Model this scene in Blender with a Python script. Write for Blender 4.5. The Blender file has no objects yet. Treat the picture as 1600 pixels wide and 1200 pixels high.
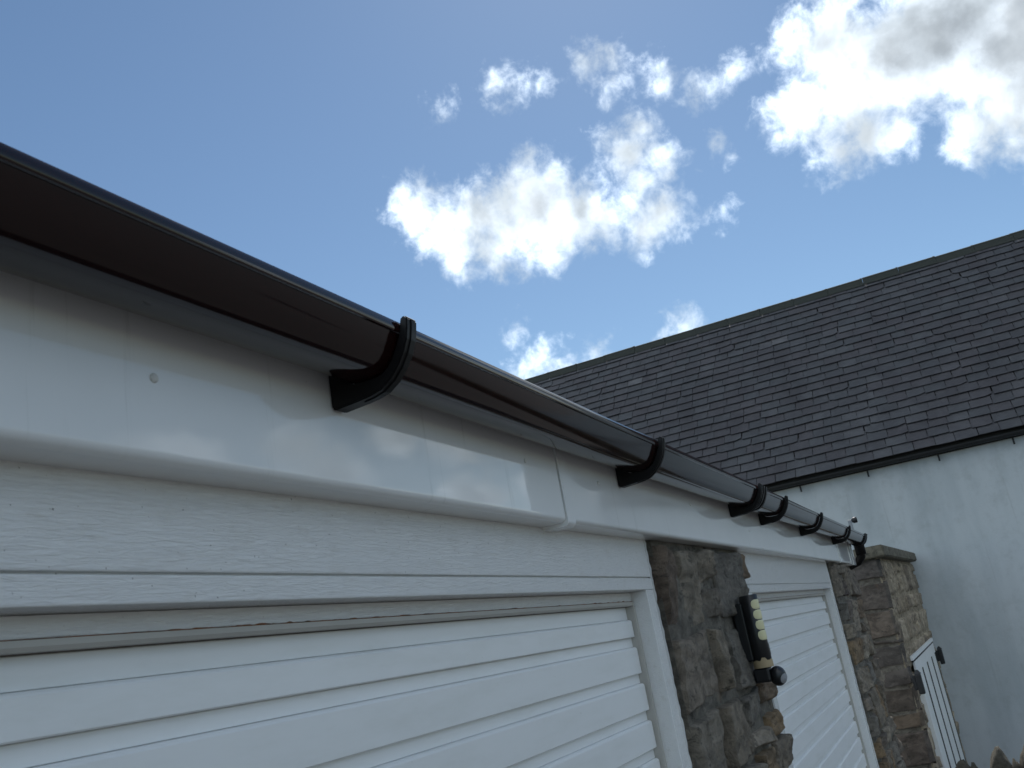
import bpy, bmesh, math, random
from mathutils import Vector, Matrix, noise

# ------------------------------------------------------------------ camera
H = 1.9                      # camera height above the drive
D = 0.75                     # camera to fascia plane
F = 1490.0                   # focal length in photo pixels (1600 wide)
def _n(v): return Vector(v).normalized()
_dx = _n((710, 307, F))                                   # world +X in (right, down, forward)
_dy = Vector((-3636, 1084, F)); _dy = (_dy - _dx * _dx.dot(_dy)).normalized()
_dz = _dx.cross(_dy)
if _dz.y > 0: _dz = -_dz
RIGHT = Vector((_dx.x, _dy.x, _dz.x)); DOWN = Vector((_dx.y, _dy.y, _dz.y)); FWD = Vector((_dx.z, _dy.z, _dz.z))
EYE = Vector((0, 0, H))
def ray(px, py):
    return (RIGHT * (px - 800) + DOWN * (py - 600) + FWD * F).normalized()
def project(p):
    v = p - EYE
    return 800 + F * v.dot(RIGHT) / v.dot(FWD), 600 + F * v.dot(DOWN) / v.dot(FWD)

scene = bpy.context.scene
cam_data = bpy.data.cameras.new('camera')
cam = bpy.data.objects.new('camera', cam_data)
scene.collection.objects.link(cam)
m = Matrix((( RIGHT.x, -DOWN.x, -FWD.x), (RIGHT.y, -DOWN.y, -FWD.y), (RIGHT.z, -DOWN.z, -FWD.z))).to_4x4()
m.translation = EYE
cam.matrix_world = m
cam_data.sensor_width = 36; cam_data.lens = 36 * F / 1600
cam_data.clip_start = 0.05; cam_data.clip_end = 3000
cam_data.dof.use_dof = True; cam_data.dof.focus_distance = 2.6; cam_data.dof.aperture_fstop = 16
scene.camera = cam

# ------------------------------------------------------------------ light
SUN_AZ, SUN_EL = 12.0, 47.0          # azimuth from +X towards +Y
scene.view_settings.view_transform = 'Standard'; scene.view_settings.look = 'None'
scene.view_settings.gamma = 1.0; scene.view_settings.exposure = 0.85
world = bpy.data.worlds.new('World'); scene.world = world; world.use_nodes = True
sd = bpy.data.lights.new('sun', 'SUN'); sd.energy = 3.0; sd.angle = math.radians(0.53); sd.color = (1.0, .97, .93)
sun = bpy.data.objects.new('sun', sd); scene.collection.objects.link(sun)
sdir = Vector((math.cos(math.radians(SUN_EL)) * math.cos(math.radians(SUN_AZ)),
               math.cos(math.radians(SUN_EL)) * math.sin(math.radians(SUN_AZ)), math.sin(math.radians(SUN_EL))))
sun.rotation_euler = sdir.to_track_quat('Z', 'Y').to_euler()
sun.location = (0, -5, 20)

# --- world: Nishita sky with cumulus written as functions of direction
SKY_STRENGTH = 0.054
wt = world.node_tree; wn = wt.nodes; wn.clear()
def N(tree, typ, **kw):
    nd = tree.nodes.new(typ)
    for k, v in kw.items(): setattr(nd, k, v)
    return nd
def setin(tree, nd, i, v):
    if isinstance(v, bpy.types.NodeSocket): tree.links.new(v, nd.inputs[i])
    else: nd.inputs[i].default_value = v
def math_(tree, op, a, b=None, c=None, clamp=False):
    nd = N(tree, 'ShaderNodeMath', operation=op, use_clamp=clamp)
    setin(tree, nd, 0, a)
    if b is not None: setin(tree, nd, 1, b)
    if c is not None: setin(tree, nd, 2, c)
    return nd.outputs[0]
def vmath(tree, op, a, b=None, out=0):
    nd = N(tree, 'ShaderNodeVectorMath', operation=op)
    setin(tree, nd, 0, a)
    if b is not None:
        if op == 'SCALE': setin(tree, nd, 3, b)
        else: setin(tree, nd, 1, b)
    return nd.outputs[out]
def noise_(tree, vec, scale, detail=4, rough=.5, dist=0, out='Fac', lac=2.0):
    nd = N(tree, 'ShaderNodeTexNoise')
    tree.links.new(vec, nd.inputs['Vector'])
    nd.inputs['Scale'].default_value = scale; nd.inputs['Detail'].default_value = detail
    nd.inputs['Roughness'].default_value = rough; nd.inputs['Distortion'].default_value = dist
    nd.inputs['Lacunarity'].default_value = lac
    return nd.outputs[out]
def ramp_(tree, fac, lo, hi, a=0., b=1., smooth=True):
    nd = N(tree, 'ShaderNodeMapRange')
    nd.interpolation_type = 'SMOOTHSTEP' if smooth else 'LINEAR'
    setin(tree, nd, 0, fac); setin(tree, nd, 1, lo); setin(tree, nd, 2, hi); setin(tree, nd, 3, a); setin(tree, nd, 4, b)
    return nd.outputs[0]
def mix_(tree, fac, a, b, typ='MIX'):
    nd = N(tree, 'ShaderNodeMix', data_type='RGBA', blend_type=typ)
    setin(tree, nd, 0, fac)
    for i, v in ((6, a), (7, b)):
        if not isinstance(v, bpy.types.NodeSocket) and len(v) == 3: v = (*v, 1)
        setin(tree, nd, i, v)
    return nd.outputs[2]

def build_world():
    t = wt
    sky = N(t, 'ShaderNodeTexSky', sky_type='NISHITA'); sky.sun_disc = False
    sky.sun_elevation = math.radians(SUN_EL); sky.sun_rotation = math.radians(90 - SUN_AZ)
    sky.air_density = 1.0; sky.dust_density = 0.10; sky.ozone_density = 1.0; sky.altitude = 50
    d = N(t, 'ShaderNodeTexCoord').outputs['Generated']
    # ragged edges: warp the direction with two octave groups of noise
    w1 = vmath(t, 'SUBTRACT', noise_(t, d, 14, 4, .6, out='Color'), (.5, .5, .5))
    w2 = vmath(t, 'SUBTRACT', noise_(t, d, 60, 5, .65, out='Color'), (.5, .5, .5))
    dw = vmath(t, 'ADD', vmath(t, 'ADD', d, vmath(t, 'SCALE', w1, .050)), vmath(t, 'SCALE', w2, .022))
    blobs = [(655,325,48),(700,365,58),(760,335,66),(835,325,88),(900,340,66),(780,385,50),(715,400,42),(860,385,42),(950,345,40),
             (1008,350,46),(1040,330,44),(1000,290,42),(985,252,48),(998,212,32),(1030,250,38),(945,222,20),(632,318,28),
             (1222,62,34),(1290,60,80),(1300,100,62),(1350,150,62),(1290,160,56),(1360,80,60),(1320,190,50),(1300,235,50),(1250,170,60),(1400,90,105),(1480,50,120),(1570,80,125),(1640,30,160),
             (1400,205,44),(1520,190,60),(1575,175,66),(1720,110,190),(1350,215,60),
             (690,168,17),(768,135,30),(803,130,26),(838,122,22),(912,96,22),(945,85,24),(968,125,30),(955,155,20),(1013,104,20),(1026,135,24),
             (1075,140,22),(1107,137,26),(1147,115,26),(1190,105,14),(1125,213,13),(1145,243,10),(1072,245,15),(1125,340,20),
             (800,522,22),(848,562,34),(882,568,24),(938,548,24),(1045,522,28),(1080,508,32),(820,580,28)]
    items = [(ray(x, y), r * (.97 if r > 30 else .86) / F * ray(x, y).dot(FWD)) for x, y, r in blobs]
    # more of the same fair-weather cumulus right of the frame, towards the horizon
    rnd = random.Random(5)
    def dirn(az, el):
        a, e = math.radians(az), math.radians(el)
        return Vector((math.cos(e) * math.cos(a), math.cos(e) * math.sin(a), math.sin(e)))
    for k in range(17):
        az, el, r = -22 - 1.45 * k + rnd.uniform(-1, 1), 8.5 + 4.5 * math.sin(k * 2.4) - .12 * k, rnd.uniform(.034, .052)
        items.append((dirn(az, el), r))
    h = None
    for c, r in items:
        dist = vmath(t, 'DISTANCE', dw, tuple(c), out=1)
        v = math_(t, 'SUBTRACT', r, dist)
        if h is None: h = v
        else:
            nd = N(t, 'ShaderNodeMath', operation='SMOOTH_MAX'); setin(t, nd, 0, h); setin(t, nd, 1, v); nd.inputs[2].default_value = .012
            h = nd.outputs[0]
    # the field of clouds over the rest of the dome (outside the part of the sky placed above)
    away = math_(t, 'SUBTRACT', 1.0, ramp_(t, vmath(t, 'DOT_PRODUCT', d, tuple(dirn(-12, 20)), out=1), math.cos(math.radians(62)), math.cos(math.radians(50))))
    # unseen cover, shaped thin near the horizon and dense overhead to light the facade
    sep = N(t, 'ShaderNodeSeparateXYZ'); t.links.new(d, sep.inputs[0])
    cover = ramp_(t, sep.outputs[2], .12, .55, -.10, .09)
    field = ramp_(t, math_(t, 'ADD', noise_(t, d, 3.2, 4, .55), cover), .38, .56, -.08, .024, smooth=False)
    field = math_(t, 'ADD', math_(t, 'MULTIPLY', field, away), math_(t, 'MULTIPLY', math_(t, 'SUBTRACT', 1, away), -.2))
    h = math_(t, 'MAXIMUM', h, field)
    det = noise_(t, d, 42, 8, .62, .25)
    fine = noise_(t, d, 120, 5, .6)
    dens = math_(t, 'ADD', h, math_(t, 'MULTIPLY_ADD', det, .060, -.0295))
    dens = math_(t, 'ADD', dens, math_(t, 'MULTIPLY_ADD', fine, .010, -.005))
    alpha = ramp_(t, dens, -.008, .034)
    thick = math_(t, 'ADD', h, math_(t, 'MULTIPLY_ADD', noise_(t, d, 9, 3, .5), .024, -.012))
    core = ramp_(t, thick, .006, .062)
    puff = ramp_(t, noise_(t, d, 15, 4, .5, .3), .34, .68)
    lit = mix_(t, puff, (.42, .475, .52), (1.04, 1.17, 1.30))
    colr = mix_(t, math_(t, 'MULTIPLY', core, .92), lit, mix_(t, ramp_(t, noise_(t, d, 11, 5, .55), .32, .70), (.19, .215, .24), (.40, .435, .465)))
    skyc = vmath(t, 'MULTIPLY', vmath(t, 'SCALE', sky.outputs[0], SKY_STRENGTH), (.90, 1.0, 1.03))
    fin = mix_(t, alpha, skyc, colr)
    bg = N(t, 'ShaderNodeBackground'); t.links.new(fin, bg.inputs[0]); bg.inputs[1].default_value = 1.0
    out = N(t, 'ShaderNodeOutputWorld'); t.links.new(bg.outputs[0], out.inputs[0])
build_world()
world.cycles.sampling_method = 'NONE'

# ------------------------------------------------------------------ materials
MATS = {}
def new_mat(name):
    mt = bpy.data.materials.new(name); mt.use_nodes = True
    MATS[name] = mt
    t = mt.node_tree
    return mt, t, t.nodes['Principled BSDF']
def coords(t, scale=(1, 1, 1)):
    tc = N(t, 'ShaderNodeTexCoord'); mp = N(t, 'ShaderNodeMapping'); mp.inputs['Scale'].default_value = scale
    t.links.new(tc.outputs['Object'], mp.inputs['Vector'])
    return mp.outputs[0]
def bump_(t, bsdf, height, strength, dist, prev=None):
    b = N(t, 'ShaderNodeBump'); b.inputs['Strength'].default_value = strength; b.inputs['Distance'].default_value = dist
    t.links.new(height, b.inputs['Height'])
    if prev: t.links.new(prev, b.inputs['Normal'])
    t.links.new(b.outputs[0], bsdf.inputs['Normal'])
    return b.outputs[0]
def link(t, out, bsdf, name): t.links.new(out, bsdf.inputs[name])

def m_plastic(name, col, rough, rvar=.05, spots=0):
    mt, t, b = new_mat(name); c = coords(t)
    n1 = noise_(t, c, 6, 5, .6)
    k = ramp_(t, n1, .3, .7)
    link(t, mix_(t, k, tuple(x * .9 for x in col), col), b, 'Base Color')
    link(t, ramp_(t, noise_(t, coords(t, (1, 4, 4)), 9, 6, .65), .3, .75, rough, rough + rvar), b, 'Roughness')
    return mt, t, b
def m_upvc():
    mt, t, b = new_mat('white_upvc'); c = coords(t)
    blot = ramp_(t, noise_(t, c, 5, 6, .6), .35, .75)
    streak = ramp_(t, noise_(t, coords(t, (45, 10, 2.2)), 1.0, 5, .6), .60, .78)
    col = mix_(t, math_(t, 'MULTIPLY', blot, .35), (.84, .84, .83), (.76, .77, .76))
    col = mix_(t, math_(t, 'MULTIPLY', streak, .38), col, (.42, .42, .39))
    speck = ramp_(t, noise_(t, c, 160, 2, .5), .76, .80)
    col = mix_(t, math_(t, 'MULTIPLY', speck, .5), col, (.2, .18, .15))
    link(t, col, b, 'Base Color')
    link(t, ramp_(t, noise_(t, coords(t, (2, 6, 10)), 4, 6, .65), .35, .7, .015, .06), b, 'Roughness')
    bump_(t, b, noise_(t, coords(t, (1.2, 3, 3)), 2.2, 2, .4), .05, .012)
    b.inputs['IOR'].default_value = 1.5
m_upvc()
def m_gloss_wood():
    mt, t, b = new_mat('gloss_painted_wood'); c = coords(t)
    grain = noise_(t, coords(t, (1, 8, 8)), 30, 6, .62, 1.0)
    fine = noise_(t, coords(t, (1, 4, 6)), 120, 4, .6)
    dirt = ramp_(t, noise_(t, coords(t, (1, 3, 3)), 14, 7, .7), .50, .78)
    speck = ramp_(t, noise_(t, c, 170, 2, .5), .72, .78)
    col = mix_(t, math_(t, 'MULTIPLY', dirt, .35), (.83, .83, .82), (.55, .52, .46))
    col = mix_(t, math_(t, 'MULTIPLY', speck, .75), col, (.10, .08, .06))
    link(t, col, b, 'Base Color')
    b.inputs['Roughness'].default_value = .10
    nb = bump_(t, b, grain, .6, .005)
    bump_(t, b, fine, .2, .0008, nb)
m_gloss_wood()
def m_door():
    mt, t, b = new_mat('white_door_enamel'); c = coords(t)
    blot = ramp_(t, noise_(t, coords(t, (1, 3, 5)), 4, 6, .65), .4, .8)
    speck = ramp_(t, noise_(t, c, 90, 2, .5), .74, .80)
    col = mix_(t, math_(t, 'MULTIPLY', blot, .5), (.85, .86, .86), (.72, .73, .70))
    col = mix_(t, math_(t, 'MULTIPLY', speck, .6), col, (.25, .2, .15))
    link(t, col, b, 'Base Color'); b.inputs['Roughness'].default_value = .38
    bump_(t, b, noise_(t, c, 9, 3, .5), .06, .01)
m_door()
def m_render(name, base, dark):
    mt, t, b = new_mat(name); c = coords(t)
    st = ramp_(t, noise_(t, coords(t, (1, 1.6, .35)), 1.3, 6, .6), .42, .75)
    sp = ramp_(t, noise_(t, coords(t, (1, 2.5, .5)), 2.7, 5, .7), .68, .78)
    col = mix_(t, math_(t, 'MULTIPLY', st, .7), base, dark)
    col = mix_(t, math_(t, 'MULTIPLY', sp, .35), col, (.30, .30, .29))
    pa = ramp_(t, noise_(t, c, 5.5, 6, .7), .45, .75)
    col = mix_(t, math_(t, 'MULTIPLY', pa, .45), col, (.36, .385, .385))
    dr_ = ramp_(t, noise_(t, coords(t, (1, 9, .28)), 1.6, 5, .65), .60, .76)
    col = mix_(t, math_(t, 'MULTIPLY', dr_, .30), col, (.27, .28, .27))
    link(t, col, b, 'Base Color'); b.inputs['Roughness'].default_value = .85
    bump_(t, b, noise_(t, c, 55, 4, .6), .35, .006)
m_render('painted_roughcast', (.54, .575, .59), (.38, .425, .445))
m_render('rough_jamb_edge', (.66, .66, .65), (.45, .45, .44))
m_plastic('brown_gutter_plastic', (.013, .0026, .0022), .06, .06)
m_plastic('black_plastic', (.005, .0045, .005), .42, .12)[2].inputs['Specular IOR Level'].default_value = .3
m_plastic('dark_cast_iron', (.015, .016, .018), .5, .2)
m_plastic('lamp_black', (.010, .011, .013), .32, .08)
m_plastic('lamp_lens_cream', (.72, .68, .42), .35, .05)
m_plastic('sensor_lens_grey', (.30, .31, .33), .7, .05)
m_plastic('lamp_collar_tan', (.42, .33, .20), .6, .1)
m_plastic('galvanised_steel', (.30, .32, .34), .45, .2)
m_plastic('white_screw_cap', (.70, .69, .66), .4, .1)
m_plastic('grey_bead', (.52, .50, .46), .5, .1)
m_plastic('dark_gap', (.02, .018, .015), .9, .05)
m_plastic('rubber_seal', (.14, .12, .10), .8, .1)
def m_rust():
    mt, t, b = new_mat('rusty_edge'); c = coords(t)
    k = ramp_(t, noise_(t, coords(t, (1, 4, 4)), 30, 6, .75), .42, .6)
    link(t, mix_(t, k, (.12, .08, .055), (.24, .10, .045)), b, 'Base Color'); b.inputs['Roughness'].default_value = .95
m_rust()
def m_stone(name, cols, bump=.9, tone=False, scale=1.0):
    mt, t, b = new_mat(name); c = coords(t)
    oi = N(t, 'ShaderNodeObjectInfo').outputs['Random']
    if tone:
        at = N(t, 'ShaderNodeAttribute'); at.attribute_name = 'tone'; oi = at.outputs['Fac']
    cr = N(t, 'ShaderNodeValToRGB'); cr.color_ramp.interpolation = 'LINEAR'
    el = cr.color_ramp.elements
    while len(el) < len(cols): el.new(.5)
    for i, cc in enumerate(cols):
        el[i].position = i / (len(cols) - 1); el[i].color = (*cc, 1)
    t.links.new(oi, cr.inputs[0])
    mot = ramp_(t, noise_(t, coords(t, (.6, .8, 1.2)), 17 * scale, 8, .7, .5), .30, .72)
    col = mix_(t, mot, mix_(t, 1, cr.outputs[0], (.55, .53, .50), 'MULTIPLY'), mix_(t, 1, cr.outputs[0], (1.45, 1.42, 1.36), 'MULTIPLY'))
    lich = ramp_(t, noise_(t, c, 34 * scale, 5, .7), .62, .74)
    col = mix_(t, math_(t, 'MULTIPLY', lich, .35), col, (.30, .30, .27))
    och = ramp_(t, noise_(t, c, 5 * scale, 4, .6), .62, .74)
    col = mix_(t, math_(t, 'MULTIPLY', och, .4), col, (.20, .11, .05))
    pit = ramp_(t, noise_(t, coords(t, (.6, .8, 1.3)), 24 * scale, 5, .6, .4), .34, .42, 1, 0)
    col = mix_(t, math_(t, 'MULTIPLY', pit, .6), col, (.035, .03, .025))
    link(t, col, b, 'Base Color'); b.inputs['Roughness'].default_value = .92
    n1 = bump_(t, b, noise_(t, coords(t, (1, 1, .7)), 30 * scale, 9, .75, .5), bump, .030)
    bump_(t, b, noise_(t, c, 110 * scale, 4, .65), .5, .004, n1)
m_stone('rubble_stone', [(.13, .105, .085), (.27, .235, .19), (.19, .18, .165), (.28, .20, .12), (.14, .115, .105), (.36, .315, .255)])
m_stone('quoin_stone', [(.105, .085, .075), (.14, .115, .095), (.10, .09, .085), (.13, .10, .075)], .6, scale=.6)
m_stone('tan_rubble', [(.40, .34, .26), (.30, .25, .19), (.46, .39, .30), (.22, .18, .14)], .8, tone=True, scale=.7)
m_stone('tan_mortar', [(.36, .305, .23), (.36, .305, .23)], .8, scale=.7)
m_stone('lime_mortar', [(.20, .185, .16), (.20, .185, .16)], 1.0)
m_stone('coping_stone', [(.17, .155, .12), (.15, .14, .11)], .6, scale=.7)
m_stone('mossy_stone', [(.060, .058, .042), (.080, .070, .055), (.050, .054, .034)], .9)
def m_slate():
    mt, t, b = new_mat('slate'); c = coords(t)
    at = N(t, 'ShaderNodeAttribute'); at.attribute_name = 'tone'; f = at.outputs['Fac']
    cr = N(t, 'ShaderNodeValToRGB'); el = cr.color_ramp.elements
    cols = [(.036, .035, .039), (.052, .047, .051), (.047, .049, .053), (.066, .066, .070), (.057, .052, .056), (.125, .125, .127)]
    while len(el) < len(cols): el.new(.5)
    for i, cc in enumerate(cols): el[i].position = i / (len(cols) - 1); el[i].color = (*cc, 1)
    t.links.new(f, cr.inputs[0])
    mot = ramp_(t, noise_(t, c, 3.2, 7, .7), .35, .7)
    col = mix_(t, mot, mix_(t, 1, cr.outputs[0], (.62, .60, .62), 'MULTIPLY'), cr.outputs[0])
    big = ramp_(t, noise_(t, coords(t, (.55, 1.3, .55)), 1.15, 5, .62), .54, .70)
    col = mix_(t, math_(t, 'MULTIPLY', big, .75), col, (.020, .018, .021))
    link(t, col, b, 'Base Color'); b.inputs['Roughness'].default_value = .62
    bump_(t, b, noise_(t, c, 14, 6, .6), .4, .01)
m_slate()
m_plastic('ridge_clay', (.026, .030, .024), .85, .1)
def m_ground():
    mt, t, b = new_mat('asphalt'); c = coords(t)
    k = ramp_(t, noise_(t, c, 1.1, 6, .6), .35, .7); g = ramp_(t, noise_(t, c, 160, 3, .6), .4, .65)
    link(t, mix_(t, g, mix_(t, k, (.028, .028, .029), (.040, .039, .039)), (.065, .064, .063)), b, 'Base Color')
    b.inputs['Roughness'].default_value = .9
    bump_(t, b, noise_(t, c, 150, 4, .6), .6, .006)
m_ground()
m_plastic('roof_felt', (.07, .07, .07), .9, .05)

# ------------------------------------------------------------------ object helpers
COL = scene.collection
def thing(name, label, cat, loc, group=None):
    o = bpy.data.objects.new(name, None); COL.objects.link(o); o.location = loc; o.empty_display_size = .2
    o['label'] = label; o['category'] = cat
    if group: o['group'] = group
    return o
def mesh_obj(name, verts, faces, mat, parent=None, smooth=False, tone=None):
    me = bpy.data.meshes.new(name); me.from_pydata([tuple(v) for v in verts], [], faces); me.update()
    me.materials.append(MATS[mat])
    if smooth:
        for p in me.polygons: p.use_smooth = True
    if tone is not None:
        a = me.attributes.new('tone', 'FLOAT', 'POINT')
        a.data.foreach_set('value', tone if isinstance(tone, (list, tuple)) else [tone] * len(me.vertices))
    o = bpy.data.objects.new(name, me); COL.objects.link(o)
    if parent:
        o.parent = parent
        if parent.type == 'EMPTY': o.matrix_parent_inverse = Matrix.Translation(-parent.location)
    return o
def bm_obj(name, bm, mat, parent=None, smooth=False):
    me = bpy.data.meshes.new(name); bmesh.ops.recalc_face_normals(bm, faces=bm.faces); bm.to_mesh(me); bm.free()
    me.materials.append(MATS[mat])
    if smooth:
        for p in me.polygons: p.use_smooth = True
    o = bpy.data.objects.new(name, me); COL.objects.link(o)
    if parent:
        o.parent = parent
        if parent.type == 'EMPTY': o.matrix_parent_inverse = Matrix.Translation(-parent.location)
    return o
def add_box(bm, x0, x1, y0, y1, z0, z1, bev=0, seg=2):
    r = bmesh.ops.create_cube(bm, size=1)
    vs = r['verts']
    for v in vs:
        v.co = Vector(((x0 + x1) / 2 + v.co.x * (x1 - x0), (y0 + y1) / 2 + v.co.y * (y1 - y0), (z0 + z1) / 2 + v.co.z * (z1 - z0)))
    if bev:
        es = list({e for v in vs for e in v.link_edges})
        bmesh.ops.bevel(bm, geom=es, offset=bev, segments=seg, affect='EDGES', profile=.5)
def box(name, x0, x1, y0, y1, z0, z1, mat, parent=None, bev=0.0, seg=2):
    """z given relative to the camera height"""
    bm = bmesh.new(); add_box(bm, x0, x1, y0, y1, z0 + H, z1 + H, bev, seg)
    return bm_obj(name, bm, mat, parent)
def extrude_x(name, prof, x0, x1, mat, parent=None, smooth=False, nx=1, closed=True, wob=0):
    """closed (y,z) profile swept along x; z relative to camera"""
    vs, fs = [], []; n = len(prof)
    for i in range(nx + 1):
        x = x0 + (x1 - x0) * i / nx
        for (y, z) in prof:
            dz = wob * noise.noise(Vector((x * 1.3, 3.1, 7.7))) if wob else 0
            dy = wob * noise.noise(Vector((x * 1.1, 9.4, 1.7))) if wob else 0
            vs.append((x, y + dy, z + H + dz))
    for i in range(nx):
        for j in range(n):
            k = (j + 1) % n
            fs.append((i * n + j, i * n + k, (i + 1) * n + k, (i + 1) * n + j))
    fs.append(tuple(range(n - 1, -1, -1))); fs.append(tuple(range(nx * n, nx * n + n)))
    me = bpy.data.meshes.new(name); me.from_pydata(vs, [], fs); me.update()
    bm = bmesh.new(); bm.from_mesh(me); bpy.data.meshes.remove(me)
    o = bm_obj(name, bm, mat, parent)
    if smooth:
        for p in o.data.polygons: p.use_smooth = len(p.vertices) == 4
        try: o.data.set_sharp_from_angle(angle=math.radians(38))
        except Exception: pass
    return o
def extrude_shape(name, prof, x0, x1, mat, parent, bev=.0015):
    """(y,z) outline given thickness along x with softened edges"""
    bm = bmesh.new()
    a = [bm.verts.new((x0, y, z + H)) for y, z in prof]; b = [bm.verts.new((x1, y, z + H)) for y, z in prof]
    bm.faces.new(a); bm.faces.new(list(reversed(b))); n = len(prof)
    for i in range(n): bm.faces.new((a[i], b[i], b[(i + 1) % n], a[(i + 1) % n]))
    bmesh.ops.recalc_face_normals(bm, faces=bm.faces)
    if bev:
        es = [e for e in bm.edges if len(e.link_faces) == 2 and e.calc_face_angle() > .6]
        bmesh.ops.bevel(bm, geom=es, offset=bev, segments=2, affect='EDGES')
    return bm_obj(name, bm, mat, parent)
def tube(name, pts, rad, mat, parent, seg=14, caps=True):
    vs, fs = [], []
    for i, p in enumerate(pts):
        p = Vector(p); a = Vector(pts[max(0, i - 1)]); b = Vector(pts[min(len(pts) - 1, i + 1)])
        tdir = (b - a).normalized(); up = Vector((1, 0, 0)) if abs(tdir.x) < .9 else Vector((0, 0, 1))
        u = tdir.cross(up).normalized(); w = tdir.cross(u)
        r = rad[i] if isinstance(rad, (list, tuple)) else rad
        for k in range(seg):
            an = 2 * math.pi * k / seg; vs.append(p + u * math.cos(an) * r + w * math.sin(an) * r)
    for i in range(len(pts) - 1):
        for k in range(seg):
            q = (k + 1) % seg; fs.append((i * seg + k, i * seg + q, (i + 1) * seg + q, (i + 1) * seg + k))
    if caps: fs.append(tuple(range(seg))); fs.append(tuple(range(len(pts) * seg - 1, (len(pts) - 1) * seg - 1, -1)))
    me = bpy.data.meshes.new(name); me.from_pydata([tuple(v) for v in vs], [], fs)
    bm = bmesh.new(); bm.from_mesh(me); bpy.data.meshes.remove(me)
    o = bm_obj(name, bm, mat, parent)
    for p in o.data.polygons: p.use_smooth = len(p.vertices) == 4
    return o
def fbm(p, o=4):
    return noise.fractal(p, 1.0, 2.0, o, noise_basis='PERLIN_ORIGINAL')

# ------------------------------------------------------------------ ground
def build_ground():
    bm = bmesh.new(); xs = [-600, -60, -8, -2, 2, 5, 8.4, 9.2, 10, 14, 20, 60, 600]; ys = [-600, -60, -10, -4, -1, 1, 3, 10, 60, 600]
    def gz(x): return 0 if x < 8.5 else -.85 * min(1, (x - 8.5) / 1.4)
    g = [[bm.verts.new((x, y, gz(x))) for y in ys] for x in xs]
    for i in range(len(xs) - 1):
        for j in range(len(ys) - 1): bm.faces.new((g[i][j], g[i + 1][j], g[i + 1][j + 1], g[i][j + 1]))
    o = bm_obj('ground', bm, 'asphalt'); o['kind'] = 'structure'
build_ground()

# ------------------------------------------------------------------ rubble masonry
def rubble(parent, name, mat, origin, u, v, nrm, rows, width, seed, depth=.035, wmin=.16, wmax=.38, gap=.012, rough=.016, n=9, edge_bulge=.012, left_bulge=.006, reach=.07, split=.35):
    """rows = list of (v0, v1); stones laid in each row; front face stands proud along nrm"""
    rnd = random.Random(seed); out = []
    off = Vector((seed * 3.7, seed * 1.3, seed * 2.1))
    for ri, (v0, v1) in enumerate(rows):
        cuts = [0.0]
        while cuts[-1] < width - wmin:
            cuts.append(cuts[-1] + rnd.uniform(wmin, wmax))
        if width - cuts[-2] < wmax * 1.25: cuts[-1] = width
        else: cuts[-1] = width
        for a, b in zip(cuts, cuts[1:]):
            pieces = [(a, b, v0, v1)]
            if (v1 - v0) > .2 and rnd.random() < split:
                vm = v0 + (v1 - v0) * rnd.uniform(.35, .65); pieces = [(a, b, v0, vm), (a, b, vm, v1)]
            for (a_, b_, c_, d_) in pieces:
                d0 = depth * rnd.uniform(.55, 1.35); tilt_u = rnd.uniform(-.018, .018); tilt_v = rnd.uniform(-.014, .014)
                g = gap / 2
                ext_r = rnd.uniform(0, edge_bulge) if b_ >= width - 1e-4 else 0
                ext_l = rnd.uniform(0, left_bulge) if a_ <= 1e-4 else 0
                sk = [rnd.uniform(-.018, .018) for _ in range(4)]
                vs, fs = [], []
                nu = n; nv = n
                for j in range(nv + 1):
                    for i in range(nu + 1):
                        s, tt = i / nu, j / nv
                        # crowd grid lines near the edges so that they round off
                        s2 = .5 - .5 * math.cos(math.pi * s); t2 = .5 - .5 * math.cos(math.pi * tt)
                        s2 = .5 * s + .5 * s2; t2 = .5 * tt + .5 * t2
                        uu = (a_ + g - ext_l) + (b_ - a_ - 2 * g + ext_l + ext_r) * s2
                        vv = (c_ + g + sk[0] * (1 - s2) + sk[1] * s2) + ((d_ - c_ - 2 * g) + (sk[2] - sk[0]) * (1 - s2) * .5 + (sk[3] - sk[1]) * s2 * .5) * t2
                        P = origin + u * uu + v * vv
                        ed = min(s2, 1 - s2) * (b_ - a_); ev = min(t2, 1 - t2) * (d_ - c_); e = min(ed, ev)
                        prof = 1 - (1 - min(1, e / .017)) ** 2.2
                        q = P + off
                        dd = d0 * prof - reach * (1 - min(1, e / .006)) + prof * (tilt_u * (s2 - .5) * 2 + tilt_v * (t2 - .5) * 2)
                        dd += prof * (fbm(q * 6, 4) * rough * .8 + (.28 - abs(fbm(Vector((q.x * 9, q.y * 9, q.z * 17)), 4))) * rough * .9 + noise.noise(q * 55) * rough * .16)
                        # layered split faces
                        dd += prof * rough * .5 * (abs(noise.noise(Vector((q.x * 5, q.y * 5, q.z * 26)))) - .3)
                        wob = Vector((noise.noise(q * 9), noise.noise(q * 9 + Vector((7, 1, 3))), noise.noise(q * 9 + Vector((2, 8, 5))))) * .012
                        wob -= nrm * wob.dot(nrm)
                        vs.append(P + wob * (1 if e > .004 else .8) + nrm * dd)
                w = nu + 1
                for j in range(nv):
                    for i in range(nu): fs.append((j * w + i, j * w + i + 1, (j + 1) * w + i + 1, (j + 1) * w + i))
                out.append((vs, fs, rnd.random()))
    if parent is not None:
        for vs, fs, tn in out:
            o = mesh_obj(name, vs, fs, mat, parent, smooth=True)
            try: o.data.set_sharp_from_angle(angle=math.radians(45))
            except Exception: pass
    return out
def row_list(z0, z1, hmin, hmax, seed):
    rnd = random.Random(seed); r = [z0]
    while r[-1] < z1 - hmin: r.append(r[-1] + rnd.uniform(hmin, hmax))
    r[-1] = z1
    if len(r) > 2 and r[-1] - r[-2] < hmin * .6: r.pop(-2)
    return list(zip(r, r[1:]))

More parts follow.
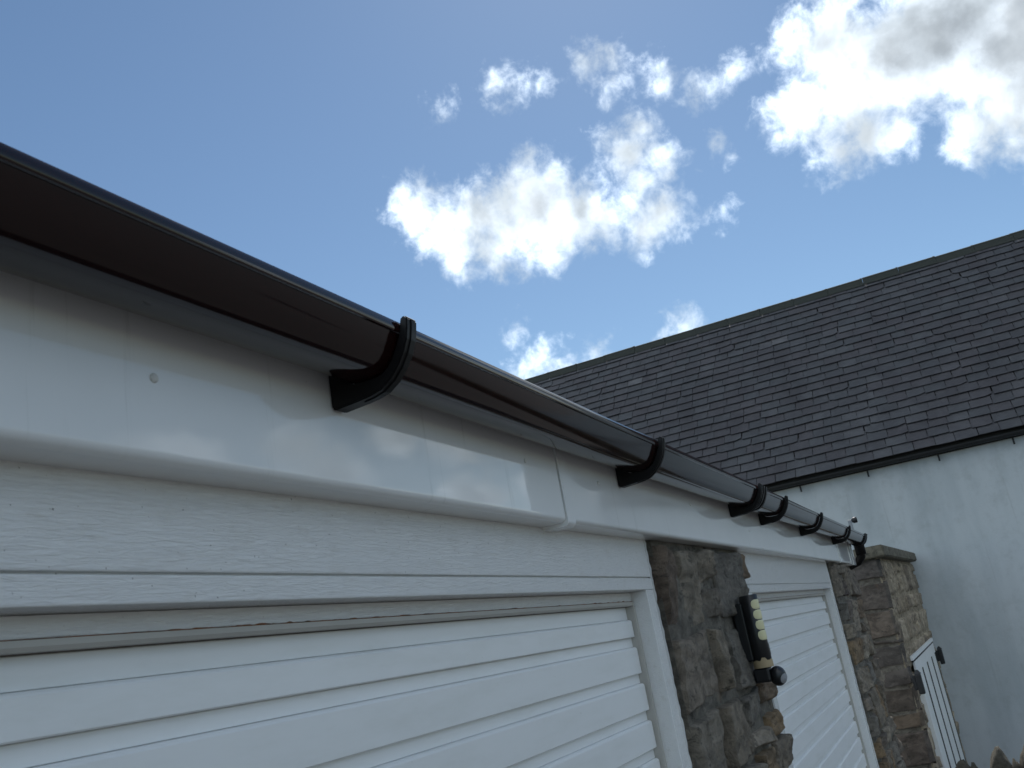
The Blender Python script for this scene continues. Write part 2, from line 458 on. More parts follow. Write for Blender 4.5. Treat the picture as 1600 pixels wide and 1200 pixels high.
# ------------------------------------------------------------------ the white garage
def build_garage():
    g = thing('garage', 'white garage with brown gutter, white fascia, panelled doors and stone piers', 'garage', (3.5, 3.0, 0))
    YB = .81                                                   # plane of the painted boards
    # masonry body and flat roof behind the front
    box('body_wall', -.95, 8.05, .905, 5.6, -1.9, .40, 'painted_roughcast', g)
    box('flat_roof', -1.0, 8.28, .80, 5.7, .405, .485, 'roof_felt', g)
    # --- fascia: hollow-backed uPVC cover board with a rounded nose
    def fascia_profile(y0=.75, zb=.2715, zt=.498):
        r = .013; pts = [(y0, zt)]
        for k in range(9):
            a = math.pi / 2 * k / 8
            pts.append((y0 + r - r * math.cos(a), zb + r - r * math.sin(a)))
        pts += [(.818, zb), (.818, zb + .008), (y0 + .02, zb + .010), (y0 + .012, zb + .02), (y0 + .012, zt)]
        return pts
    fas = []
    for x0, x1 in ((-1.0, 1.9705), (2.0, 7.86)):
        o = extrude_x('fascia_board', fascia_profile(), x0, x1, 'white_upvc', g, smooth=True, nx=60, wob=.0012)
        fas.append(o)
    # joint trim over the butt joint and at the far corner box
    def trim(x0, x1, name, pad=.0035, drop=.0035):
        extrude_x(name, fascia_profile(.75 - pad, .2715 - drop, .499), x0, x1, 'white_upvc', g, smooth=True)
    trim(1.974, 2.022, 'joint_trim', .0035, .009)
    box('joint_shade_strip', 1.9705, 1.9740, .7535, .80, .285, .49, 'dark_gap', g)  # near-black strip fills the joint, painted in for the shade of the gap
    trim(7.16, 7.21, 'joint_trim')
    # end box that closes the fascia at the corner
    extrude_x('corner_trim', fascia_profile(.744, .2655, .47), 7.84, 7.95, 'white_upvc', g, smooth=True)
    box('end_panel', 7.95, 8.13, .742, 1.05, .262, .435, 'white_upvc', g, .004)
    # screw caps, placed on the fascia plane
    for px, py, r in ((240, 591, .0058), (820, 720, .0055), (934, 755, .0055), (1078, 789, .005), (886, 754, .004), (1170, 830, .004), (1225, 858, .004), (1192, 857, .004)):
        d = ray(px, py); P = EYE + d * (.75 / d.y)
        bm = bmesh.new(); bmesh.ops.create_uvsphere(bm, u_segments=16, v_segments=8, radius=r)
        for v in bm.verts: v.co = Vector((v.co.x, v.co.y * .55, v.co.z)) + P + Vector((0, -.0008, 0))
        bm_obj('screw_cap', bm, 'white_screw_cap', fas[0] if P.x < 1.98 else fas[1], smooth=True)

    # --- doors
    def door(xa, xb, dz, seed, inset=.016):
        """xa..xb = outer faces of the jambs; dz = vertical offset"""
        rnd = random.Random(seed)
        box('header_board', xa, xb, YB, YB + .04, .1637 + dz, .30, 'gloss_painted_wood', g, .0025)
        box('shadow_gap', xa + .004, xb - .004, YB + .008, YB + .05, .158 + dz, .168 + dz, 'gloss_painted_wood', g)
        fr = box('frame_head', xa, xb, YB - .0005, YB + .085, .1285 + dz, .1605 + dz, 'gloss_painted_wood', g, .0022)
        for s, (x0, x1) in (('l', (xa, xa + .07)), ('r', (xb - .07, xb))):
            o = box('jamb', x0, x1, YB - .0005 + .001, YB + .0855, -1.9, .1283 + dz, 'gloss_painted_wood', g, .0022)
        # render keyed against the outer edge of the jamb, flaking
        for x0, sgn in ((xb, 1),):
            vs, fs = [], []; nz = 240
            for i in range(nz + 1):
                z = .272 + (-1.9 - .272) * i / nz
                e = .012 + .011 * fbm(Vector((2.2, x0, z * 38)), 4) + .006 * noise.noise(Vector((5, x0, z * 11)))
                y = YB - .003 + .004 * noise.noise(Vector((1, 4, z * 30)))
                vs += [(x0 - .006, YB + .002, z + H), (x0 - .001, y, z + H), (x0 + max(.004, e) * sgn, y + .002, z + H), (x0 + max(.004, e) * sgn, YB + .03, z + H)]
            for i in range(nz):
                for k in range(3): fs.append((i * 4 + k, i * 4 + k + 1, i * 4 + 5 + k, i * 4 + 4 + k))
            mesh_obj('rough_edge', vs, fs, 'rough_jamb_edge', g)
        xi, xo = xa + .07, xb - .07
        dr = box('garage_door', xi + .002, xo - .002, .884, .898, -1.88, .1275 + dz, 'white_door_enamel', g)
        # top rail with rusty lower edge and bead
        box('top_rail', xi, xo, .858, .8835, .1040 + dz, .1280 + dz, 'gloss_painted_wood', dr, .0015)
        vs, fs = [], []; nn = 500
        for i in range(nn + 1):
            x = xi + (xo - xi) * i / nn
            tt = .0014 + max(0, fbm(Vector((x * 25, seed, 2)), 4)) * .0045 * max(0, .6 + noise.noise(Vector((x * 2.2, seed, 5))))
            vs += [(x, .8568, .1030 + dz + H), (x, .8572, .1030 + dz + tt + H), (x, .870, .1030 + dz + tt * .5 + H)]
        for i in range(nn):
            for k in range(2): fs.append((i * 3 + k, i * 3 + k + 1, i * 3 + 4 + k, i * 3 + 3 + k))
        mesh_obj('rust_line', vs, fs, 'rusty_edge', dr)
        extrude_x('bead', [(.8545, .1028 + dz), (.8545, .0960 + dz), (.858, .0915 + dz), (.882, .0915 + dz), (.882, .1028 + dz)], xi, xo, 'grey_bead', dr)
        box('seal', xi + .01, xo - .01, .872, .8834, .0905 + dz, .0913 + dz, 'rubber_seal', dr)
        for x0, x1 in ((xi, xi + .012), (xo - .012, xo)):
            box('side_bead', x0, x1, .853, .8836, -1.88, .0912 + dz, 'grey_bead', dr, .001)
        # planks: raised boards between set-back strips
        zt, ztop, first = .055 + dz, .0908 + dz, True
        x0, x1 = xi + inset, xo - inset
        while zt > -1.85:
            zb = zt - (.048 if first else .0715); first = False
            z0 = max(zb, -1.87); fr_y = .8660; bk = .8840
            prof = [(bk, zt + .0005), (fr_y + .0045, zt - .0003), (fr_y + .0012, zt - .0032), (fr_y, zt - .006), (fr_y, z0 + .002), (fr_y + .002, z0), (bk, z0)]
            j = rnd.uniform(-.0006, .0006)
            prof = [(y + j, z) for y, z in prof]
            extrude_x('plank', prof, x0 + rnd.uniform(0, .004), x1 - rnd.uniform(0, .004), 'white_door_enamel', dr)
            # set-back strip above the plank with a thin raised bead along its foot
            box('strip', xi + inset - .003, xo - inset + .003, .8775, .8842, zt + .0008, ztop - .0004, 'white_door_enamel', dr, .0008, 1)
            ztop = z0; zt = zb - .0260
    door(.43, 2.722, 0, 3)
    door(4.05, 6.785, -.025, 8, .006)

    # --- stone piers
    def pier(x0, x1, seed):
        core = box('pier', x0 + .012, x1 - .012, .7985, .91, -1.9, .2700, 'lime_mortar', g)
        # give the mortar a rough face
        rubble(core, 'stone', 'rubble_stone', Vector((x0, .798, H)), Vector((1, 0, 0)), Vector((0, 0, 1)), Vector((0, -1, 0)),
               row_list(-1.9, .262, .12, .29, seed), x1 - x0, seed, depth=.024, wmin=.17, wmax=.44, n=24, rough=.015, reach=.05, gap=.024, edge_bulge=.006)
    pier(2.738, 3.965, 11)
    pier(6.80, 8.12, 27)
    pier(-.92, .415, 33)
    # --- gutter
    def gz_out(y, yc=.684, zt=.4845, ry=.0595, rz=.0525):
        q = abs(y - yc) / ry
        return zt - .016 - rz * (1 - q ** (2.9 if y < yc else 4.0))
    def gutter_profile(yc=.684, zt=.4845, ry=.0595, rz=.064, th=.0024):
        out, inn = [], []
        N_ = 28
        for k in range(N_ + 1):
            a = math.pi * k / N_
            out.append((yc - ry * math.cos(a), gz_out(yc - ry * math.cos(a))))
            inn.append((yc - (ry - th) * math.cos(a), gz_out(yc - ry * math.cos(a)) + th))
        front = [(yc - ry - .0008, zt - .0175), (yc - ry - .0034, zt - .0168), (yc - ry - .0048, zt - .0140), (yc - ry - .0052, zt - .0090), (yc - ry - .0047, zt - .0045), (yc - ry - .0034, zt - .0012), (yc - ry - .0012, zt), (yc - ry + .0028, zt), (yc - ry + .0035, zt - .006)]
        back = [(yc + ry - th, zt + .003), (yc + ry, zt + .003)]
        # outline: rim front -> down outer curve -> back up -> inner curve
        return front[:-1][::-1] + out[1:] + [back[1], back[0]] + inn[::-1][:-1] + [front[-1]]
    gl = []
    for x0, x1 in ((-1.0, 3.80), (3.82, 8.26)):
        gl.append(extrude_x('gutter', gutter_profile(), x0, x1, 'brown_gutter_plastic', g, smooth=True, nx=48, wob=.0016))
    # fascia brackets
    def arc(yc, zc, ry, rz, a0, a1, n):
        return [(yc - ry * math.cos(math.radians(a0 + (a1 - a0) * k / n)), zc - rz * math.sin(math.radians(a0 + (a1 - a0) * k / n))) for k in range(n + 1)]
    inner = []
    for k in range(25):
        y = .6238 + (.7440 - .6238) * k / 24
        inner.append((y - .0012, gz_out(max(y, .6246)) - .0016) if y < .684 else (y, gz_out(min(y, .7434)) - .0016))
    outer = [(.749, .389), (.744, .3855), (.722, .387), (.700, .3885), (.682, .3905), (.664, .3950), (.646, .4065), (.6310, .4220), (.6190, .4400), (.6115, .4570), (.6080, .473), (.6060, .4870), (.6090, .4910), (.6165, .4905), (.6185, .4850)]
    def bracket(x, par, w=.028):
        o = extrude_shape('bracket', outer + inner + [(.749, .470)], x, x + w, 'black_plastic', par, .0018)
        # clip rib round the outside of the arm
        rib = [(.700, .3868), (.682, .3888), (.664, .3932), (.6450, .4047), (.6297, .4205), (.6175, .4388), (.6099, .4563), (.6063, .473), (.6045, .4865), (.6075, .4865), (.6095, .475), (.6135, .4590), (.6210, .4425), (.6330, .4255), (.6475, .4100), (.666, .3980), (.684, .3940), (.700, .392)]
        extrude_shape('bracket_rib', rib, x + w * .35, x + w * .65, 'black_plastic', par, .0008)
        return o
    for x in (-.15, 1.118, 2.395):
        bracket(x, gl[0])
    for x in (4.34, 5.50, 6.92):
        bracket(x, gl[1])
    # union bracket: saddle with raised clips
    bracket(3.735, gl[0], .034)
    def saddle(x0, x1, grow, par, name, mat='black_plastic', a0=-8, a1=150):
        ys = [.6205 + (.7425 - .6205) * k / 24 for k in range(25)]
        i_ = [(y, gz_out(min(max(y, .6246), .7434)) - .0012) for y in ys]; i_[0] = (.6195, .486)
        o_ = []
        for k, (y, z) in enumerate(i_):
            a = Vector(i_[max(0, k - 1)]); b = Vector(i_[min(24, k + 1)]); tt = (b - a).normalized()
            o_.append((max(y + tt.y * grow, .600) if k < 24 else y, z - abs(tt.x) * grow))
        extrude_shape(name, [(o_[0][0], .489), ] + o_ + i_[::-1], x0, x1, mat, par, 0)
    saddle(3.770, 3.895, .004, gl[1], 'union_saddle')
    for x in (3.772, 3.825, 3.872):
        saddle(x, x + .020, .0085, gl[1], 'union_clip', a0=-14, a1=120)
    # running outlet with its spigot, then a swan neck back to the wall
    saddle(8.06, 8.20, .006, gl[1], 'outlet_body')
    for x in (8.07, 8.19): saddle(x, x + .03, .010, gl[1], 'outlet_rim', a0=-14, a1=150)
    P = lambda x, y, z: (x, y, z + H)
    extrude_x('stop_end', gutter_fill(), 8.26, 8.272, 'brown_gutter_plastic', gl[1])
    tube('downpipe', [P(8.17, .690, .425), P(8.17, .690, .36), P(8.175, .695, .325), P(8.20, .73, .29), P(8.22, .85, .255), P(8.235, 1.05, .21), P(8.235, 1.12, .15), P(8.235, 1.14, 0), P(8.235, 1.14, -1.88)], .034, 'black_plastic', gl[1])
    tube('outlet_spigot', [P(8.17, .690, .44), P(8.17, .690, .41), P(8.17, .690, .335)], [.05, .040, .0395], 'black_plastic', gl[1])
    # galvanised strap with a round fixing standing up behind the gutter end
    st = box('strap', 7.70, 7.712, .655, .683, .47, .585, 'galvanised_steel', gl[1], .001)
    tube('strap_disc', [P(7.706, .655, .575), P(7.706, .640, .577), P(7.706, .615, .578)], [.012, .022, .022], 'dark_cast_iron', gl[1])
    return g
def gutter_fill():
    pts = [(.684 - .062 * math.cos(math.pi * k / 24), .4725 - .066 * math.sin(math.pi * k / 24)) for k in range(25)]
    return [(pts[0][0], .486)] + pts + [(pts[-1][0], .486)]
build_garage()

# ------------------------------------------------------------------ security lamp on the pier
def build_lamp():
    P = lambda x, y, z: Vector((x, y, z + H))
    X, YC, R = 3.60, .728, .0335
    lamp = thing('wall_lamp', 'black tubular security lamp with four cream lenses on the stone pier', 'lamp', (X, .76, H - .26))
    bm = bmesh.new(); add_box(bm, X - .026, X + .026, .752, .792, H - .145, H + .060, .006, 3)
    bm_obj('back_plate', bm, 'lamp_black', lamp)
    bm = bmesh.new(); add_box(bm, X - .018, X + .018, .735, .756, H - .12, H + .045, .004, 2)
    bm_obj('mount', bm, 'lamp_black', lamp)
    tube('body', [P(X, YC, .084), P(X, YC, .082), P(X, YC, -.145), P(X, YC, -.148)], [R - .003, R, R, R - .002], 'lamp_black', lamp, seg=40)
    # lenses: rounded windows wrapped on the road side of the tube
    for k in range(4):
        zc = .048 - k * .0365; hw, hh = math.radians(50), .0168
        vs, fs = [], []; nu, nv = 18, 10
        for j in range(nv + 1):
            for i in range(nu + 1):
                s, t = -1 + 2 * i / nu, -1 + 2 * j / nv
                lim = 1.0 if abs(t) < .0 else (1 - .42 * (1 - math.sqrt(max(0, 1 - t * t))))
                a = math.radians(-110) + s * lim * hw
                rr = R + .0014 * (1 - max(abs(s), abs(t)) ** 6)
                vs.append(P(X + rr * math.cos(a), YC + rr * math.sin(a), zc + t * hh))
        for j in range(nv):
            for i in range(nu): fs.append((j * (nu + 1) + i, j * (nu + 1) + i + 1, (j + 1) * (nu + 1) + i + 1, (j + 1) * (nu + 1) + i))
        mesh_obj('lens', vs, fs, 'lamp_lens_cream', lamp, smooth=True)
    # torn tan collar under the tube
    vs, fs = [], []; ns = 36; rnd = random.Random(2)
    for i in range(ns + 1):
        a = 2 * math.pi * i / ns; top = -.150 + rnd.uniform(0, .006) + (.012 if i in (19, 20, 21) else 0)
        r = R + .0015
        vs += [P(X + r * math.cos(a), YC + r * math.sin(a), top), P(X + r * math.cos(a), YC + r * math.sin(a), -.172)]
    for i in range(ns): fs.append((2 * i, 2 * i + 1, 2 * i + 3, 2 * i + 2))
    mesh_obj('collar', vs, fs, 'lamp_collar_tan', lamp, smooth=True)
    # side lug on the tube
    bm = bmesh.new(); add_box(bm, X + .012, X + .034, YC - .030, YC - .006, H - .135, H - .092, .004, 2)
    bm_obj('side_lug', bm, 'lamp_black', lamp)
    # sensor: block and ball head
    bm = bmesh.new(); add_box(bm, X - .028, X + .026, YC - .020, .765, H - .222, H - .1725, .008, 3)
    bm_obj('sensor_block', bm, 'lamp_black', lamp)
    bm = bmesh.new(); bmesh.ops.create_uvsphere(bm, u_segments=32, v_segments=20, radius=.033)
    C = P(X + .006, YC - .040, -.208)
    for v in bm.verts: v.co = Vector((v.co.x, v.co.y * .9, v.co.z * 1.05)) + C
    head = bm_obj('sensor_head', bm, 'lamp_black', lamp, smooth=True)
    # its pale lens: a patch of sphere facing outwards and towards the drive
    ax = Vector((-.45, -.85, -.35)).normalized(); s1 = ax.cross(Vector((0, 0, 1))).normalized(); s2 = s1.cross(ax)
    vs, fs = [C + ax * .0348], []; nr, ns = 6, 28
    for j in range(1, nr + 1):
        an = math.radians(36) * j / nr
        for i in range(ns):
            ph = 2 * math.pi * i / ns
            dv = ax * math.cos(an) + (s1 * math.cos(ph) + s2 * math.sin(ph) * .8) * math.sin(an)
            dv.normalize(); vs.append(C + Vector((dv.x, dv.y * .9, dv.z * 1.05)) * (.0345))
    for i in range(ns): fs.append((0, 1 + i, 1 + (i + 1) % ns))
    for j in range(nr - 1):
        for i in range(ns):
            a = 1 + j * ns + i; b = 1 + j * ns + (i + 1) % ns; fs.append((a, a + ns, b + ns, b))
    mesh_obj('sensor_lens', vs, fs, 'sensor_lens_grey', head, smooth=True)
build_lamp()

# ------------------------------------------------------------------ stone building beyond with its own white door
XC = 10.0
rc = ray(1372.7, 868); YC0 = XC * rc.y / rc.x
rv = ray(1562, 898); KW = -rv.y / rv.x            # the wall turns slightly towards the road
XF = 14.06
def wall_y(x): return YC0 - KW * (x - XC)
def wall_pt(px, py, out=0.0):
    d = ray(px, py); t = (YC0 + KW * XC - out) / (d.y + KW * d.x); return EYE + d * t
def build_outbuilding():
    top = .047 * XC
    b = thing('stone_outbuilding', 'flat-coped stone building with tan rubble side beside the pale house wall', 'outbuilding', (XC + 1, YC0 + 1, -.85))
    u = Vector((1, -KW, 0)).normalized(); nrm = Vector((-KW, -1, 0)).normalized()
    L = (XF - XC) / u.x
    # body
    zb, zt = -.9, H + top - .115
    c = [Vector((XC + .03, YC0 + .03, 0)), Vector((XF, wall_y(XF) + .03, 0)), Vector((XF, 3.2, 0)), Vector((XC + .03, 3.2, 0))]
    vs = [p + Vector((0, 0, zb)) for p in c] + [p + Vector((0, 0, zt)) for p in c]
    body = mesh_obj('wall', vs, [(0, 1, 5, 4), (1, 2, 6, 5), (2, 3, 7, 6), (3, 0, 4, 7), (4, 5, 6, 7), (3, 2, 1, 0)], 'tan_mortar', b)
    # end face of squared blocks
    zrows = [1.02 - 1.9, .80 - 1.9]
    zs = [zt - H]
    for hgt in (.20, .285, .275, .055, .21, .175, .235, .155, .33, .25, .30, .28): zs.append(zs[-1] - hgt)
    rows = [(max(z1, -2.78), z0) for z0, z1 in zip(zs, zs[1:]) if z0 > -2.75]
    rubble(body, 'block', 'quoin_stone', Vector((XC + .03, YC0 + 1.6, H)), Vector((0, -1, 0)), Vector((0, 0, 1)), Vector((-1, 0, 0)),
           rows, 1.6 - .0, 4, depth=.03, wmin=.26, wmax=.42, n=8, rough=.010, gap=.018, edge_bulge=.012, reach=.05, split=0)
    box('end_bedding', XC + .022, XC + .034, YC0 + .045, 3.19, -2.79, zt - H - .002, 'lime_mortar', b)
    # long side: coursed rubble with wide tan pointing, stones too fine to tell apart
    allv, allf, tones = [], [], []
    st = rubble(None, '', '', Vector((XC + .02, YC0 + .02, H)), u, Vector((0, 0, 1)), nrm, row_list(-2.7, zt - H, .14, .34, 6), L, 6,
                depth=.009, wmin=.2, wmax=.6, gap=.020, n=6, rough=.006, reach=.05, edge_bulge=0)
    for vs, fs, tn in st:
        k = len(allv); allv += vs; allf += [tuple(i + k for i in f) for f in fs]; tones += [tn] * len(vs)
    o = mesh_obj('rubble_face', allv, allf, 'tan_rubble', b, smooth=True, tone=tones); o['kind'] = 'stuff'
    # coping slab
    ov = .06
    c = [Vector((XC - ov, YC0 - ov, 0)), Vector((XF - .02, wall_y(XF) - ov, 0)), Vector((XF - .02, 3.25, 0)), Vector((XC - ov, 3.25, 0))]
    bm = bmesh.new(); lo = [bm.verts.new(p + Vector((0, 0, zt + .003))) for p in c]; hi = [bm.verts.new(p + Vector((0, 0, zt + .115))) for p in c]
    bm.faces.new(hi); bm.faces.new(lo[::-1])
    for i in range(4): bm.faces.new((lo[i], lo[(i + 1) % 4], hi[(i + 1) % 4], hi[i]))
    bmesh.ops.recalc_face_normals(bm, faces=bm.faces)
    bmesh.ops.bevel(bm, geom=list(bm.edges), offset=.012, segments=2, affect='EDGES')
    bm_obj('coping', bm, 'coping_stone', b)
    # white door of broad vertical boards
    def slab(x0, x1, z0, z1, o0, o1, name, mat, par):
        vs = []
        for z in (z0, z1):
            for x, o in ((x0, o0), (x1, o0), (x1, o1), (x0, o1)): vs.append((x + nrm.x * o, wall_y(x) + nrm.y * o, z + H))
        return mesh_obj(name, vs, [(0, 1, 5, 4), (1, 2, 6, 5), (2, 3, 7, 6), (3, 0, 4, 7), (4, 5, 6, 7), (3, 2, 1, 0)], mat, par)
    O = .016
    px = [1447, 1457.5, 1467, 1476, 1483]
    xs = [wall_pt(p, 1095, O).x for p in px]
    xa, xb = xs[0], xs[-1]
    zt_d = -.0575 * xa
    dr = slab(xa + .3, xb, -2.7, zt_d - .17, -.03, O - .003, 'door', 'dark_gap', b)  # dark backing between the boards, its colour standing in for groove shade
    slab(xa - .22, xb + .10, zt_d - .040, zt_d, .0, O + .006, 'frame_head', 'white_door_enamel', dr)
    slab(xa - .10, xb + .04, zt_d - .17, zt_d - .062, .0, O, 'top_board', 'white_door_enamel', dr)
    slab(xa - .16, xb + .06, zt_d - .062, zt_d - .040, .0, O - .004, 'groove_shade_strip', 'dark_gap', dr)  # dark strip painted in for the shade under the frame head
    for x0, x1 in zip(xs, xs[1:]):
        w = x1 - x0
        slab(x0 + .01, x1 - w * .24, -2.7, zt_d - .171, -.03, O, 'door_board', 'white_door_enamel', dr)
    return nrm
NRM = build_outbuilding()
def build_lantern(px, py, label):
    P = wall_pt(px, py, .02)
    lt = thing('wall_lantern', label, 'lantern', P, 'black lanterns either side of the boarded door')
    bm = bmesh.new(); add_box(bm, P.x - .03, P.x + .03, P.y - .012, P.y + .02, P.z - .07, P.z + .06, .008, 2); bm_obj('back_plate', bm, 'dark_cast_iron', lt)
    bm = bmesh.new(); add_box(bm, P.x - .035, P.x + .035, P.y - .065, P.y - .010, P.z - .11, P.z + .07, .01, 2); bm_obj('lantern_body', bm, 'dark_cast_iron', lt)
    bm = bmesh.new(); bmesh.ops.create_cone(bm, cap_ends=True, segments=4, radius1=.046, radius2=.012, depth=.035)
    bmesh.ops.rotate(bm, verts=bm.verts, matrix=Matrix.Rotation(math.pi / 4, 3, 'Z'))
    for v in bm.verts: v.co += P + Vector((0, -.038, .088))
    bm_obj('lantern_roof', bm, 'dark_cast_iron', lt)
    bm = bmesh.new(); add_box(bm, P.x - .012, P.x + .012, P.y - .05, P.y, P.z - .015, P.z + .015, .003, 1); bm_obj('arm', bm, 'dark_cast_iron', lt)
build_lantern(1430, 1066, 'black wall lantern on the near, left side of the white boarded door')
build_lantern(1465, 1024, 'black wall lantern on the far, right side of the white boarded door')

# ------------------------------------------------------------------ the slate-roofed house
def build_house():
    XH = 14.1; EV = .1338 * XH; PITCH = math.radians(49); HS = .2 * XH
    Y0, Y1 = -3.3, 12.0
    hs = thing('house', 'pale rendered house with a long dark slate roof behind the garage', 'house', (XH + 2.8, 3, -.85))
    tp = math.tan(PITCH); RZ = EV + HS * tp
    # walls with gables
    vs = []
    for y in (Y0, Y1):
        vs += [(XH, y, -.9), (XH + 2 * HS, y, -.9), (XH + 2 * HS, y, EV + H), (XH + HS, y, RZ + H - .06), (XH, y, EV + H)]
    fs = [(4, 3, 2, 1, 0), (5, 6, 7, 8, 9), (0, 1, 6, 5), (1, 2, 7, 6), (2, 3, 8, 7), (3, 4, 9, 8), (4, 0, 5, 9)]
    mesh_obj('wall', vs, fs, 'painted_roughcast', hs)
    # roof deck
    def deck(side):
        s = 1 if side == 'front' else -1
        xe = XH - .10 if side == 'front' else XH + 2 * HS + .10
        ze = EV - .10 * tp + .02; xr = XH + HS; zr = RZ + .02
        c = []
        for y in (Y0 - .08, Y1 + .08):
            c += [(xe, y, ze + H), (xr, y, zr + H), (xr, y, zr + H + .03), (xe, y, ze + H + .03)]
        return c
    roof = None
    for side in ('front', 'back'):
        c = deck(side)
        o = mesh_obj('roof' if side == 'front' else 'rear_roof', c, [(0, 1, 2, 3), (7, 6, 5, 4), (0, 4, 5, 1), (1, 5, 6, 2), (2, 6, 7, 3), (3, 7, 4, 0)], 'dark_gap' if side == 'front' else 'slate', hs,
                     tone=.4)
        if side == 'front': roof = o
    # slates on the slope that faces the garage
    S = Vector((math.cos(PITCH), 0, math.sin(PITCH))); T = Vector((0, 1, 0)); NR = Vector((-math.sin(PITCH), 0, math.cos(PITCH)))
    E0 = Vector((XH - .13, 0, EV - .13 * tp + H)) + NR * .052
    slope = (HS + .13) / math.cos(PITCH)
    NC = 24; G = slope / NC; W = .272
    rnd = random.Random(17); sl = []
    for r in range(NC):
        y = Y0 - .09 - (W / 2 if r % 2 else 0)
        sag = 0
        while y < Y1 + .05:
            w = W * rnd.choice((1, 1, 1, .92, 1.06, .8 if rnd.random() < .3 else 1)) * rnd.uniform(.97, 1.03)
            a, b = y + rnd.uniform(.002, .006), y + w - rnd.uniform(.002, .006)
            y += w
            if b < Y0 - .08: continue
            s0 = r * G + rnd.uniform(-.006, .006) - (rnd.uniform(.01, .03) if rnd.random() < .03 else 0)
            s1 = r * G + G * 1.5
            if r == NC - 1: s1 = r * G + G
            rot = rnd.uniform(-.004, .004) + (rnd.uniform(-.012, .012) if rnd.random() < .05 else 0)
            lift = rnd.uniform(0, .004); th = rnd.uniform(.006, .0095); tilt = .027
            ch = rnd.random() < .12
            pts = []
            pr_ = [(a, s0 + rot), ((a * .66 + b * .34), s0 + rnd.uniform(-.003, .003)), ((a * .3 + b * .7), s0 + rnd.uniform(-.003, .003)), (b, s0 - rot)]
            if ch:
                if rnd.random() < .5: pr_[0] = (a + rnd.uniform(.0, .02), s0 + rnd.uniform(.01, .035))
                else: pr_[3] = (b - rnd.uniform(.0, .02), s0 + rnd.uniform(.01, .035))
            pr_ += [(b, s1), (a, s1)]
            bot, topv = [], []
            for (yy, ss) in pr_:
                k = (ss - s0) / (s1 - s0)
                base = E0 + S * ss + T * yy + NR * (lift + tilt * (1 - k) - .004)
                bot.append(base); topv.append(base + NR * th)
            n = 6
            fs = [tuple(range(n, 2 * n)), (0, 1, n + 1, n), (1, 2, n + 2, n + 1), (2, 3, n + 3, n + 2), (3, 4, n + 4, n + 3), (5, 0, n, n + 5)]
            fs = [tuple(reversed(f)) for f in fs]
            # lower courses and odd newer slates are paler
            tn = rnd.betavariate(2.2, 2.6) * .72 + .20 * max(0, 1 - r / 7) * rnd.random()
            if rnd.random() < .012: tn = min(1, tn + .4)
            cen = E0 + S * (s0 + G / 2) + T * ((a + b) / 2)
            px, py = project(cen)
            vis = -10 < px < 1610 and py < 225 + .442 * px - 4 and py > 0
            sl.append(((cen - EYE).length if vis else 999, bot + topv, fs, tn))
    sl.sort(key=lambda q: q[0])
    for k, (dist, vs, fs, tn) in enumerate(sl[:300]):
        mesh_obj('slate', vs, fs, 'slate', roof, tone=tn)
    av, af, at = [], [], []
    for dist, vs, fs, tn in sl[300:]:
        k = len(av); av += vs; af += [tuple(i + k for i in f) for f in fs]; at += [tn] * len(vs)
    o = mesh_obj('slate_courses', av, af, 'slate', roof, tone=at); o['kind'] = 'stuff'
    # ridge tiles: angled clay with a round roll
    y = Y0 - .08; k = 0
    while y < Y1:
        vs, fs = [], []; prof = []
        for a in range(9):
            an = math.pi * a / 8; prof.append((-.05 * math.cos(an), .045 + .045 * math.sin(an)))
        prof = [(-.13, -.075)] + prof + [(.13, -.075)]
        y1 = y + .60
        dz = rnd.uniform(-.006, .006)
        segs = [(y, 1.06), (y + .035, 1.06), (y + .036, 1.0), (y1 - .004, 1.0)]
        for (yy, gr) in segs:
            for (dx, dzz) in prof: vs.append((XH + HS + dx * gr, yy, RZ + .050 + dz + dzz * gr + H))
        n = len(prof)
        for i in range(3):
            for j in range(n - 1): fs.append((i * n + j, i * n + j + 1, (i + 1) * n + j + 1, (i + 1) * n + j))
        fs.append(tuple(range(n)))
        mesh_obj('ridge_tile', vs, fs, 'ridge_clay', roof)
        y = y1
    # eaves gutter and its brackets
    yc, zc = XH - .10, EV - .150
    vs, fs = [], []; n = 12
    for yy in (Y0 - .1, Y1 + .1):
        for k in range(n + 1):
            a = math.pi * k / n; vs.append((yc - .058 * math.cos(a), yy, zc - .052 * math.sin(a) + H))
        for k in range(n, -1, -1):
            a = math.pi * k / n; vs.append((yc - .052 * math.cos(a), yy, zc - .046 * math.sin(a) + H))
    q = 2 * (n + 1)
    for k in range(q): fs.append((k, (k + 1) % q, q + (k + 1) % q, q + k))
    eg = mesh_obj('eaves_gutter', vs, fs, 'dark_cast_iron', hs)
    box('eaves_board', XH - .035, XH - .002, Y0, Y1, EV - .21, EV - .06, 'dark_cast_iron', hs)
    yy = Y0 + .4
    while yy < 8:
        bm = bmesh.new()
        add_box(bm, XH - .06, XH - .045, yy - .012, yy + .012, EV - .30 + H, EV - .19 + H, .002, 1)
        bm_obj('gutter_spike', bm, 'dark_cast_iron', eg); yy += .93
    # taller wing at the road end of the house (seen in the gloss of the fascia)
    WZ = EV + 2.5
    vs = []
    for y in (-4.34, -3.32):
        vs += [(13.5, y, -.9), (19.4, y, -.9), (19.4, y, WZ + H), (16.45, y, WZ + 1.6 + H), (13.5, y, WZ + H)]
    mesh_obj('wing', vs, [(4, 3, 2, 1, 0), (5, 6, 7, 8, 9), (0, 1, 6, 5), (1, 2, 7, 6), (2, 3, 8, 7), (3, 4, 9, 8), (4, 0, 5, 9)], 'painted_roughcast', hs)
build_house()

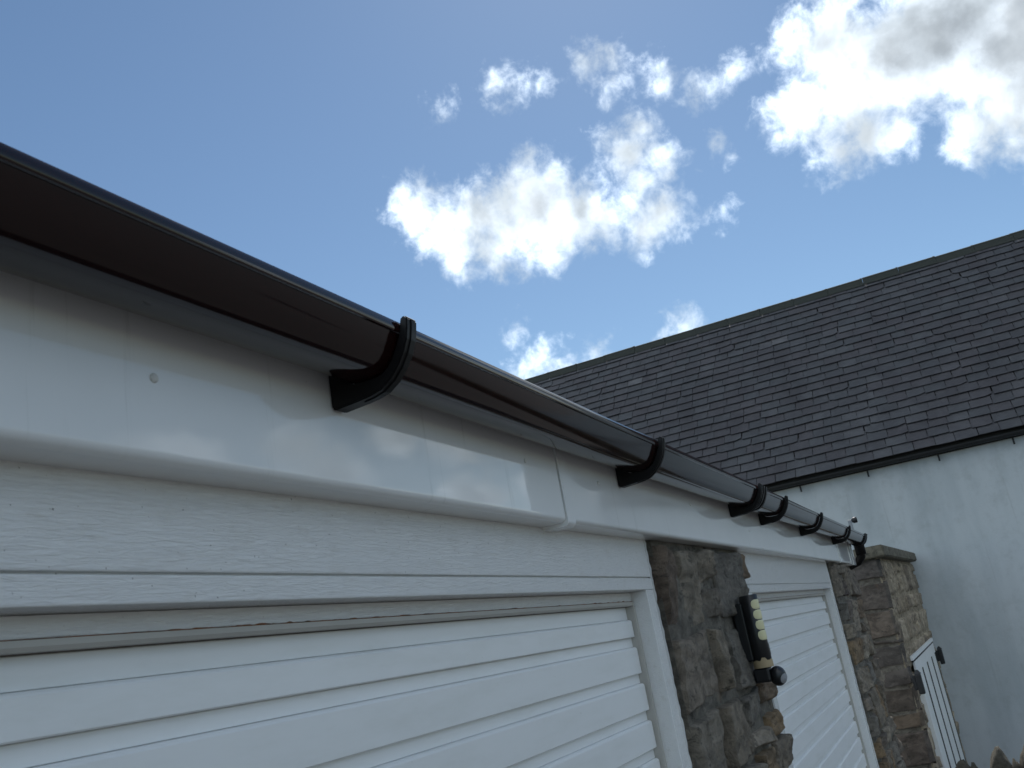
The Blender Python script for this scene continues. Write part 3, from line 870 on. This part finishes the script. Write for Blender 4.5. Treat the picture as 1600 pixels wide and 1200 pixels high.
# ------------------------------------------------------------------ low wall with upright coping stones (bottom right corner)
def build_low_wall():
    XW = 9.0
    w = thing('garden_wall', 'low mossy rubble wall with jagged upright coping stones, bottom right', 'wall', (XW, -1.2, -.3))
    rnd = random.Random(9)
    z_top = -.1635 * XW
    def rock(c, sx, sy, sz, seed, name, mat='mossy_stone', point=0):
        bm = bmesh.new(); bmesh.ops.create_icosphere(bm, subdivisions=3, radius=1)
        off = Vector((seed * 2.3, seed, seed * 3.1))
        for v in bm.verts:
            q = v.co.copy()
            d = 1 + .22 * fbm(q * 1.4 + off, 4) + .07 * fbm(q * 5 + off, 3)
            # squarish blocks, pointed tops for the uprights
            q = Vector([math.copysign(abs(k) ** .72, k) for k in q]) * d
            if point and q.z > 0: s = 1 - .6 * q.z * point; q.x *= s; q.y *= max(.15, s)
            v.co = Vector((q.x * sx, q.y * sy, q.z * sz)) + Vector(c)
        return bm_obj(name, bm, mat, w, smooth=True)
    # body courses
    z = -.3
    core = box('wall_core', XW - .13, XW + .13, -4.2, wall_y(XC) - .12, -2.6, z_top - .10, 'lime_mortar', w)
    zz = z_top + H - .07; k = 0
    for row in range(3):
        y = .50
        while y > -4.1:
            ww = rnd.uniform(.22, .42); hh = .18
            rock((XW - .06, y - ww / 2, zz - row * .17 - .04), .12, ww / 2, .10, k, 'stone'); k += 1; y -= ww
    # upright coping stones; the two tall ones in the frame stand where the photograph shows them
    ups = []
    for px, top_py, half in ((1500, 1186, .10), (1520, 1192, .07), (1555, 1166, .085), (1585, 1188, .07), (1606, 1158, .10)):
        d = ray(px, top_py); p = EYE + d * (XW / d.x); ups.append((p.y, p.z, half))
    for y, zt_, half in ups:
        hgt = .16
        rock((XW - .02, y, zt_ - hgt), .11, half, hgt, k, 'coping_stone', point=1); k += 1
    y = ups[-1][0] - .2
    while y > -4.1:
        hgt = rnd.uniform(.10, .17); rock((XW, y, z_top + H + rnd.uniform(-.02, .04)), .11, rnd.uniform(.07, .1), hgt, k, 'coping_stone', point=1); k += 1
        y -= rnd.uniform(.16, .22)
build_low_wall()

scene.render.engine = 'CYCLES'
scene.cycles.max_bounces = 8
